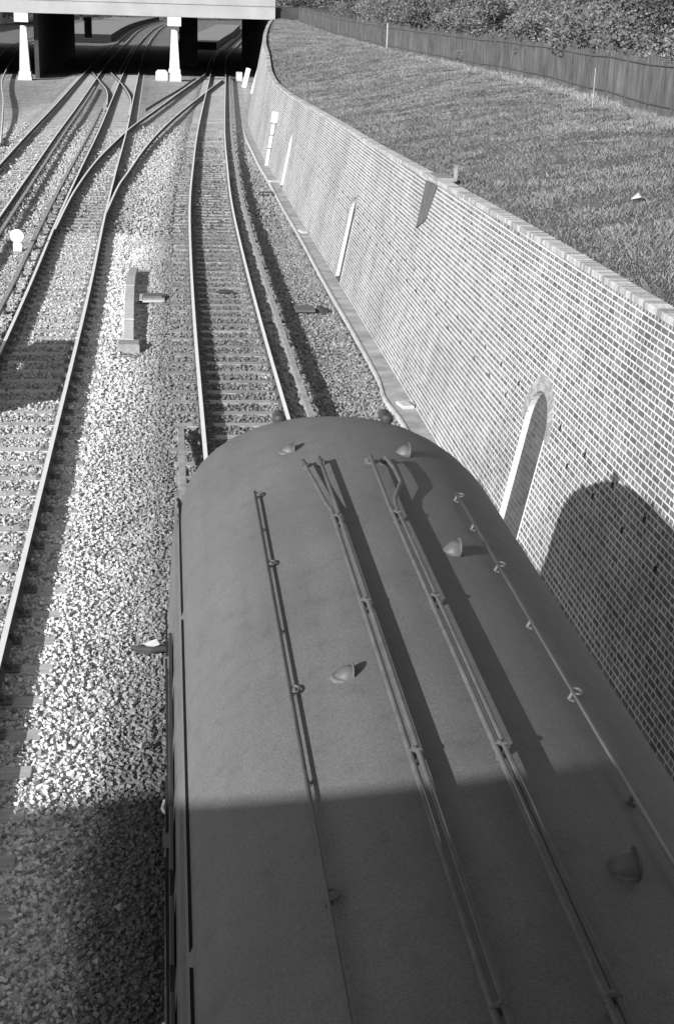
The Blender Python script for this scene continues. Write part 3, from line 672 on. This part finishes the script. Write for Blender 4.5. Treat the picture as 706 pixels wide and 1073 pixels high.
# far trees closing the horizon beyond the bridge
for i, (x, y) in enumerate([(-70, 330), (-48, 420), (-30, 520), (-8, 600), (20, 640), (50, 560), (75, 430), (62, 300)]):
    root = empty('tree', (x, y, -.3)); root.scale = (7, 5, 3.2); tag(root, f'far dark tree mass beyond the bridge, {["first","second","third","fourth","fifth","sixth","seventh","eighth"][i]} from the left', 'tree', 'far trees beyond the bridge')
    c = bpy.data.objects.new('crown', VAR[1][0]); COL.objects.link(c); c.parent = root; c = bpy.data.objects.new('trunk', VAR[1][1]); COL.objects.link(c); c.parent = root

# ------------------------------------------------------------------ near road bridge (behind the camera, casts the shade)
nb_ = empty('road_bridge', (-1.3, .2, 0), 'brick road bridge over the train behind the viewer, casting the foreground shade', 'bridge')
nb_.rotation_euler = (0, 0, math.atan(.15))
m = MB(); m.box(-45, 30, -.45, 0, 4.9, 6.6, bev=.02); m.obj('parapet', ['brick_far'], nb_)
m = MB(); m.box(-45, 30, -8.5, -.455, 4.9, 5.5); m.obj('deck', ['concrete'], nb_)
m = MB(); m.box(-45, 30, -8.95, -8.505, 4.9, 6.6, bev=.02); m.obj('rear_parapet', ['brick_far'], nb_)
m = MB(); m.box(5.6, 12, -8.9, -.1, -.4, 4.895); m.obj('abutment', ['brick_far'], nb_)

# ------------------------------------------------------------------ the train
train = empty('railway_carriage', (0, 11, 0), 'grey electric train carriage seen from above, standing beside the brick wall', 'train')
TO = Vector((0, 11, 0))
SEC = [(1.255, 2.93), (1.262, 3.0), (1.245, 3.1), (1.19, 3.24), (1.10, 3.37), (.97, 3.49), (.80, 3.60), (.6, 3.69), (.4, 3.75), (.2, 3.785), (0, 3.80)]
SEC = SEC+[(-x, z) for x, z in SEC[-2::-1]]
YF, YB = 11.68, -9.0
def roof_z(x):
    x = abs(x); xs_ = [p[0] for p in SEC[2:11]][::-1]; zs_ = [p[1] for p in SEC[2:11]][::-1]; return float(np.interp(x, xs_, zs_))
def yfront(x): return YF-.42*(x/1.25)**2
def roof_pt(i, s):   # s 0..1 along dome
    x, z = SEC[i]; yf = yfront(x); DL = 1.15
    y = yf-DL*(1-s); drop = (.30*(1-abs(x)/1.6)*s**2.2); k = 1-.0*s
    return Vector((x*(1-.05*s**3), y, z-drop))-TO
m = MB(); m.smooth = True; ss = [0, .15, .3, .45, .6, .72, .82, .9, .96, 1.0]; n = len(SEC)
V = []; 
for i, (x, z) in enumerate(SEC): V.append(Vector((x, YB, z))-TO)
nr = 1
for q in range(10):
    yq = YB+(8.5-YB)*(q+1)/10
    for x, z in SEC: V.append(Vector((x, yq, z))-TO)
    nr += 1
for s_ in ss:
    for i in range(n): V.append(roof_pt(i, s_))
    nr += 1
F = [(r*n+i, r*n+i+1, (r+1)*n+i+1, (r+1)*n+i) for r in range(nr-1) for i in range(n-1)]
m.faces(V, F)
# front lip and face down to the cab front
last = V[-n:]; low = [Vector((p.x*.995, p.y+.02, p.z-.05)) for p in last]; cab = [Vector((p.x*.99, p.y+.005, 2.6)) for p in last]
m.faces(list(last)+low, [(i, i+1, n+i+1, n+i) for i in range(n-1)])
m.obj('roof', ['roof'], train)
fr = MB(); fr.faces([Vector((p.x, p.y-.004, p.z+.002)) for p in low]+cab, [(i, i+1, n+i+1, n+i) for i in range(n-1)])
body = [(1.255, 2.93), (1.30, 2.6), (1.335, 2.0), (1.34, 1.5), (1.32, 1.15), (1.28, 1.0)]
fx0 = cab
fr.box(-1.24, 1.24, -.2, -.1, 1.0, 2.6)
c2 = []
for i, p in enumerate(cab): c2.append(Vector((p.x*1.05, p.y, .98)))
fr.faces(cab+c2, [(i, i+1, n+i+1, n+i) for i in range(n-1)])
cabo = fr.obj('cab_front', ['side'], train)
for x0, x1 in ((-1.0, -.38), (-.3, .3), (.38, 1.0)):
    q = MB(); yy = yfront((x0+x1)/2)-11+.03
    q.box(x0, x1, yy-.03, yy+.02, 1.95, 2.65, bev=.01); q.obj('cab_window', ['glass'], train)
for s in (-1, 1):
    q = MB(); q.lathe((s*.86, .28, 1.05), [(.1, 0), (.1, .25), (.05, .25), (.05, .5), (.22, .5), (.22, .54)], 14, 'y'); q.obj('buffer', ['dark'], train)
    q = MB(); q.lathe((s*.75, .02, 1.35), [(.09, 0), (.09, .06), (.06, .07)], 14, 'y'); q.obj('headlight', ['light_strip'], train)
# sides
for s in (-1, 1):
    q = MB(); q.smooth = True
    P = [(s*x, z) for x, z in body]; ends = [(YB-11), (yfront(1.25)-11-.01)]
    V = [Vector((x, yy, z)) for yy in ends for x, z in P]; k = len(P)
    q.faces(V, [(i, i+1, k+i+1, k+i) for i in range(k-1)]); so_ = q.obj('side_panel', ['side'], train)
    # cantrail strip, gutter slot and gutter
    q = MB(); q.sweep([(s*1.267, YB-11, 2.99), (s*1.267, -.08, 2.99)], [(-.012, .03), (.012, .03), (.014, -.03), (-.012, -.03)]); q.obj('cantrail', ['light_strip'], so_)
    for (a_, b_) in ((-19, -14.2), (-14.0, -9.2), (-9.0, -6.07), (-5.93, -2.55), (-2.42, -.2)):
        q = MB(); x0 = s*1.235
        q.sweep([(x0, a_, roof_z(1.235)+.004), (x0, b_, roof_z(1.235)+.004)], [(-.011, .012), (.011, .006), (.011, -.02), (-.011, -.02)]); q.obj('rain_strip', ['black'], train)
    # windows and doors
    yy = -1.6; wn = 0
    while yy > -19:
        for (o0, w_, z0, z1) in ((0, .62, 1.85, 2.62), (-.85, .55, 1.85, 2.62), (-1.6, .55, 1.85, 2.62)):
            q = MB(); xc = s*1.318; q.box(xc-.012, xc+.012, yy+o0-w_, yy+o0, z0, z1, bev=.004); q.obj('window', ['glass'], so_)
        q = MB(); q.box(s*1.345-.008, s*1.345+.008, yy-.72, yy-.705, 1.1, 2.75); q.box(s*1.345-.008, s*1.345+.008, yy+.1, yy+.115, 1.1, 2.75); dr = q.obj('door_edge', ['black'], so_)
        q = MB(); q.tube([(s*1.37, yy-.66, 1.55), (s*1.385, yy-.6, 1.55), (s*1.37, yy-.5, 1.55)], .012, 6); q.obj('door_handle', ['whitepaint'], dr)
        for zz in (1.35, 2.3):
            q = MB(); q.box(s*1.35-.02, s*1.35+.02, yy+.08, yy+.14, zz, zz+.09); q.obj('hinge', ['side'], dr)
        yy -= 2.35
    q = MB(); q.box(min(s*1.16, s*1.38), max(s*1.16, s*1.38), -19.6, -.7, .62, .66); q.obj('footboard', ['wood_grey'], train)
q = MB(); q.box(-1.18, 1.18, -19.8, -.55, .95, 1.2, bev=.02); q.obj('underframe', ['dark'], train)
q = MB(); q.faces([(-1.25, -20.0, .98), (1.25, -20.0, .98), (1.25, -20.0, 2.93)]+[tuple(Vector((x, YB, z))-TO) for x, z in SEC]+[(-1.25, -20.0, 2.93)], [tuple([0, 1]+list(range(3, 3+len(SEC))))]); q.obj('rear_end', ['side'], train)
for yb in (-2.9, -16.6):
    q = MB()
    for s in (-1, 1): q.box(s*.98-.05, s*.98+.05, yb-1.75, yb+1.75, .42, .62, bev=.02)
    q.box(-.98, .98, yb-.2, yb+.2, .4, .65); bg_ = q.obj('bogie', ['dark'], train)
    for dy in (-1.3, 1.3):
        q = MB()
        for s in (-1, 1): q.lathe((s*.7525-.065, yb+dy, .46), [(.49, 0), (.49, .02), (.458, .03), (.455, .13), (.2, .13)], 24, 'x')
        q.tube([(-.75, yb+dy, .46), (.75, yb+dy, .46)], .08, 10); q.obj('wheelset', ['dark'], bg_)
# --- roof fittings
def rz(x): return roof_z(x)
def onroof(x, y, h=0):
    nrm = Vector((rz(x-.02)-rz(x+.02), 0, .04)).normalized(); return Vector((x, y, rz(x)))+nrm*h-TO
def ventilator(x, y, s=1.0):
    # squat shell cowl: rounded back towards the left, upright round mouth plate on the right
    q = MB(); q.smooth = True; c = onroof(x, y, -.015); V = []; F = []; nu, nv = 9, 9
    for i in range(nu):
        t = i/(nu-1); rr = .098*s*(math.sin(min(1, t*1.15)*math.pi/2)**.6)*(1-.10*t); xx = -.085*s+.15*s*t; hh = .12*s*(math.sin(min(1, t*1.1)*math.pi/2)**.7)*(1-.1*t*t)
        for k in range(nv):
            a_ = math.pi*k/(nv-1); V.append(c+Vector((xx, -rr*math.cos(a_), hh*math.sin(a_)**.85)))
    F = [(i*nv+k, i*nv+k+1, (i+1)*nv+k+1, (i+1)*nv+k) for i in range(nu-1) for k in range(nv-1)]
    q.faces(V, F); o = q.obj('roof_ventilator', ['pipe'], train)
    q = MB(); q.lathe(c, [(.105*s, 0), (.105*s, .022*s), (.09*s, .03*s), (.001, .031*s)], 18); q.obj('flange', ['roof'], o)
    q = MB(); q.lathe(c+Vector((.065*s, 0, .052*s)), [(.001, 0), (.084*s, 0), (.088*s, .006*s), (.084*s, .012*s), (.001, .012*s)], 16, 'x'); q.obj('mouth_plate', ['pipe'], o)
for x, y, s in ((-.445, 10.15, .66), (.408, 10.04, .72), (.391, 8.01, .74), (-.465, 6.38, .64), (.42, 4.61, .8), (-.46, -1.5, 1), (.42, 1.0, 1)): ventilator(x, y, s)
# horns / lamp irons on the dome edge
for x in (-.42, .46):
    q = MB(); yy = 11.22; z0 = 3.60
    q.lathe((x, yy-11, z0-.03), [(.055, 0), (.055, .02), (.03, .03), (.028, .07), (.05, .085), (.055, .12), (.04, .145), (.001, .15)], 14)
    q.lathe((x, yy-11+.03, z0+.075), [(.03, 0), (.05, .08), (.052, .1)], 12, 'y'); q.obj('horn', ['dark'], train)
def clip(p, nm='pipe_clip', w=.07):
    q = MB(); q.box(p.x-w*.72, p.x+w*.72, p.y-.012, p.y+.012, p.z-.02, p.z+.019, bev=.005); q.box(p.x-.012, p.x+.012, p.y-.012, p.y+.012, p.z-.1, p.z-.019, bev=.002); q.lathe((p.x, p.y, p.z+.016), [(.011, 0), (.011, .01)], 6); return q.obj(nm, ['pipe'], train)
PH = .07; PR = .0145
def pipe(pts, r=PR, h=PH, nm='conduit', mt='pipe'):
    q = MB(); q.smooth = True; q.tube([onroof(x, y, hh if hh is not None else h) for x, y, hh in pts], r, 8); return q.obj(nm, [mt], train)
yend = -8.9
for (xa, xb, ea, eb, ya_) in ((-.277, -.24, -.36, -.245, 9.68), (.078, .118, .10, .205, 9.66)):
    if xa < 0:
        pipe([(ea, ya_, 0.0), (ea, ya_-.04, PH), (ea+.01, ya_-.25, PH), (ea+.03, ya_-.5, PH), (xa-.02, ya_-1.0, PH), (xa, ya_-1.15, PH), (xa, yend, PH)])
        pipe([(eb, ya_, 0.0), (eb, ya_-.04, PH), (xb, ya_-1.1, PH), (xb, yend, PH)])
    else:
        pipe([(ea, ya_, 0.0), (ea, ya_-.04, PH), (xa, ya_-1.1, PH), (xa, yend, PH)])
        pipe([(eb, ya_, 0.0), (eb, ya_-.04, PH), (eb+.02, ya_-.3, PH), (eb+.02, ya_-.6, PH), (xb+.02, ya_-.95, PH), (xb, ya_-1.1, PH), (xb, yend, PH)])
    xm = (xa+xb)/2
    for yy in (8.4, 7.05, 5.4, 3.72, 2.1, .5):
        clip(onroof(xm, yy, PH), w=.045)
    for e_ in (ea, eb):
        q = MB(); p = onroof(e_, ya_, 0); q.box(p.x-.026, p.x+.026, p.y-.024, p.y+.024, p.z-.01, p.z+.04, bev=.008); q.obj('pipe_boss', ['pipe'], train)
def thinrail(x, y0, hooks, h=.06, mt='pipe'):
    pipe([(x, y0+.06, h), (x, yend, h)], .0095, h, 'hand_rail', mt)
    for k, (yy, big) in enumerate(hooks):
        q = MB(); p0 = onroof(x, yy, -.01); p = onroof(x, yy, h)
        q.tube([p0, p], .010, 6)
        q.box(p0.x-.028, p0.x+.028, p0.y-.02, p0.y+.02, p0.z-.005, p0.z+.014, bev=.004)
        if big:
            c = p+Vector((.02, 0, .004)); q.tube([c+Vector((math.cos(t)*.024, math.sin(t)*.034, 0)) for t in np.linspace(-2.2, 2.2, 9)], .007, 6)
        q.obj('rail_bracket', ['pipe'], train)
thinrail(-.71, 9.35, [(9.35, 1), (8.7, 0), (8.06, 1), (7.1, 0), (6.36, 1), (5.49, 0), (4.62, 1), (3.6, 0), (2.4, 1)], h=.036)
thinrail(.637, 9.17, [(9.17, 1), (8.6, 0), (7.88, 1), (7.05, 0), (6.18, 1), (5.2, 0), (4.0, 1), (3.0, 1)], h=.042, mt='light_strip')  # right rail gets a paler material, its sunlit brightness painted in
# rivet line and small rim on dome
q = MB(); q.box(-.95, -.90, -1.05, -1.0, 3.49, 3.53); 

# ------------------------------------------------------------------ lineside objects
o = empty('cable_trough', (-2.1, 35, 0), 'raised concrete cable trough with lids between the two nearest tracks', 'trough')
m = MB(); 
pl = [(-2.2, 30.9), (-2.24, 33.0), (-2.28, 35.2), (-2.31, 37.2), (-2.31, 38.6), (-2.27, 39.9)]
for i in range(len(pl)-1):
    (xa, a_), (xb, b_) = pl[i], pl[i+1]; d = math.atan2(xb-xa, b_-a_); Lg = math.hypot(b_-a_, xb-xa)
    q = MB(); q.cur = [.62, .6, .52, .44, .36][i]; q.box(-.12, .12, .01, Lg-.01, -.35, -.11+.01*(i % 2), Matrix.Translation((xa+2.1, a_-35, 0)) @ Matrix.Rotation(-d, 4, 'Z'), bev=.012); q.obj('trough_lid', ['toned'], o)
q = MB(); q.cur = .3; q.box(-2.42+2.1, -1.95+2.1, 30.35-35, 30.85-35, -.35, -.10, bev=.02); q.obj('end_box', ['toned'], o)
o = empty('trackside_cover', (-1.72, 36.0, -.20), 'small dark wooden box cover beside the concrete trough', 'cover')
m = MB(); m.cur = .13; m.box(-.24, .24, -.22, .22, 0, .09, bev=.01); m.obj('lid', ['toned'], o)
m = MB(); m.cur = .45; m.box(-.32, -.245, -.5, .32, -.02, .05, bev=.01); m.box(-.32, .3, -.5, -.225, -.02, .04, bev=.01); m.box(.245, .3, -.22, .32, -.02, .04, bev=.01); m.obj('frame', ['toned'], o)
# disc signal
o = empty('ground_disc_signal', (-5.7, 42.9, -.2), 'white round shunting disc standing left of the pale track', 'signal')
m = MB(); m.box(-.12, .12, -.08, .14, 0, .26, bev=.015); m.obj('lamp_case', ['whitepaint'], o)
m = MB(); m.lathe((0, -.1, .46), [(.001, 0), (.195, 0), (.2, .008), (.195, .016), (.001, .016)], 28, 'y'); m.obj('disc', ['whitepaint'], o)
m = MB(); m.box(-.03, .03, -.06, .06, .26, .62); m.obj('bracket', ['iron'], o)
# white posts near wall
o = empty('banded_post', (3.12, 66.5, -.1), 'white post with dark bands and a square head beside the far wall', 'post')
o.rotation_euler = (0, .16, 0)
m = MB(); m.box(-.06, .06, -.06, .06, 0, 1.95, bev=.01); m.obj('shaft', ['whitepaint'], o)
m = MB(); m.box(-.13, .13, -.13, .13, 1.95, 2.4, bev=.015); m.obj('head', ['whitepaint'], o)
for z in (.75, 1.35, 1.85):
    m = MB(); m.box(-.075, .075, -.075, .075, z, z+.06); m.obj('band', ['iron'], o)
# boards leaning by the bridge
for i, (x, y, l_, w_, tx, ty, lab) in enumerate(((6.2, 130, 1.7, .38, .28, .2, 'broad white board leaning on the wall beside the bridge'), (6.35, 121, 2.3, .17, .3, .15, 'narrow white plank leaning on the wall beside the bridge'), (6.65, 118.5, 1.6, .1, .14, -.05, 'thin white pole standing by the leaning planks'))):
    m = MB(); m.box(-w_/2, w_/2, -.05, .05, 0, l_, bev=.01); q = m.obj('plank', ['whitepaint']); q.location = (x-.9 if i < 2 else x-.2, y, -.15 if i < 2 else 1.2); q.rotation_euler = (-.1, tx, ty); tag(q, lab, 'plank')
m = MB(); m.box(-.28, .28, -.3, .3, 0, .85, bev=.05); q = m.obj('white_crate', ['concrete']); q.location = (4.95+.4, 139.5, -.1); tag(q, 'pale box standing at the foot of the bridge abutment', 'box')
m = MB(); m.box(-.42, .42, -.3, .3, 0, .3, bev=.03); q = m.obj('point_motor', ['dark']); q.location = (5.85, 117.0, -.1); tag(q, 'low dark box at the foot of the leaning planks', 'box')
# inspection covers and small things in the cess
m = MB(); m.cur = .12; m.box(-.24, .24, -.3, .3, 0, .06, bev=.01); q = m.obj('drain_cover', ['toned']); q.location = (1.98, 34.6, -.2); tag(q, 'flat dark drain cover on the ballast between rail and wall', 'cover')
m = MB(); m.cur = .05; m.box(-.07, .07, -.3, .3, 0, .12, Matrix.Rotation(.15, 4, 'Z'), bev=.01); q = m.obj('timber_block', ['toned']); q.location = (2.4, 34.4, -.22); tag(q, 'small black block beside the flat drain cover', 'block')
o = empty('low_bench', (2.55, 56.5, -.28), 'small low dark trestle between the conductor rail and kerb', 'trestle')
m = MB(); m.box(-.26, .2, -.06, .06, .2, .25, bev=.01); m.obj('top', ['dark'], o)
for x in (-.3, .22): m = MB(); m.box(x*.7-.03, x*.7+.03, -.05, .05, 0, .198); m.obj('leg', ['dark'], o)
m = MB(); m.cur = .05; m.faces([(-.25, -.12, 0), (.3, -.1, 0), (.22, .14, 0), (-.1, .16, 0), (-.1, 0, .07), (.12, .02, .06)], [(0, 1, 5, 4), (1, 2, 5), (2, 3, 4, 5), (3, 0, 4)]); q = m.obj('rag', ['toned']); q.location = (.1, 36.6, -.155); tag(q, 'dark rag lying across a sleeper ahead of the train', 'rag')
o = empty('discarded_bag', (-1.55, 15.1, -.17), 'dark crumpled bag with pale paper on the ballast beside the train', 'litter')
q = MB(); q.cur = .06; q.tube([(-.22, .03, .03), (-.15, -.07, .05), (0, -.11, .05), (.15, -.08, .05), (.22, .02, .03)], [.02, .035, .04, .035, .02], 8); q.lathe((-.02, .02, -.01), [(.17, 0), (.15, .03), (.1, .035)], 10, 'z', 1.1, .7); q.obj('bag', ['toned'], o)
q = MB(); q.cur = .5; q.faces([(-.02, -.03, .04), (.1, -.06, .09), (.16, .03, .05), (.06, .08, .1), (-.1, .07, .05)], [(0, 1, 3), (1, 2, 3), (0, 3, 4)]); q.obj('paper', ['toned'], o)
# a few bigger pale stones beside the train
stn = [(-1.62, 12.8, .11), (-1.7, 12.55, .08), (-1.9, 9.4, .1), (-2.02, 9.25, .08), (-1.75, 10.1, .12), (-1.6, 13.1, .07), (-2.3, 9.0, .09)]
m = MB(); m.smooth = False
for (x, y, s) in stn:
    m.cur = random.uniform(.2, .34); P = [Vector((random.uniform(.7, 1.2)*a_, random.uniform(.7, 1.2)*b_, random.uniform(.5, .9)*c_))*s*.5+Vector((x, y, -.15)) for a_, b_, c_ in ((1, .3, 0), (.2, 1, 0), (-1, .2, 0), (-.1, -1, 0), (.1, .1, 1), (0, 0, -1))]
    m.faces(P, [(0, 1, 4), (1, 2, 4), (2, 3, 4), (3, 0, 4), (1, 0, 5), (2, 1, 5), (3, 2, 5), (0, 3, 5)])
tag(m.obj('large_stones', ['toned']), 'scatter of larger stones beside the train', 'stones', kind='stuff')
# unseen block added outside the frame, shaped so its shadow falls across the pale track
o = empty('shadow_block', (-6.05, 26.2, -.25), 'added out-of-view shadow caster, two grey blocks under one slab', 'shadow caster')
m = MB(); m.box(-.35, .35, -2.3, .1, 0, 1.2, bev=.02); m.obj('near_block', ['concrete'], o)
m = MB(); m.box(-.35, .35, 1.35, 2.3, 0, 1.2, bev=.02); m.obj('far_block', ['concrete'], o)
m = MB(); m.box(-.42, .42, -2.4, 2.35, 1.203, 1.36, bev=.02); m.obj('lid', ['concrete'], o)
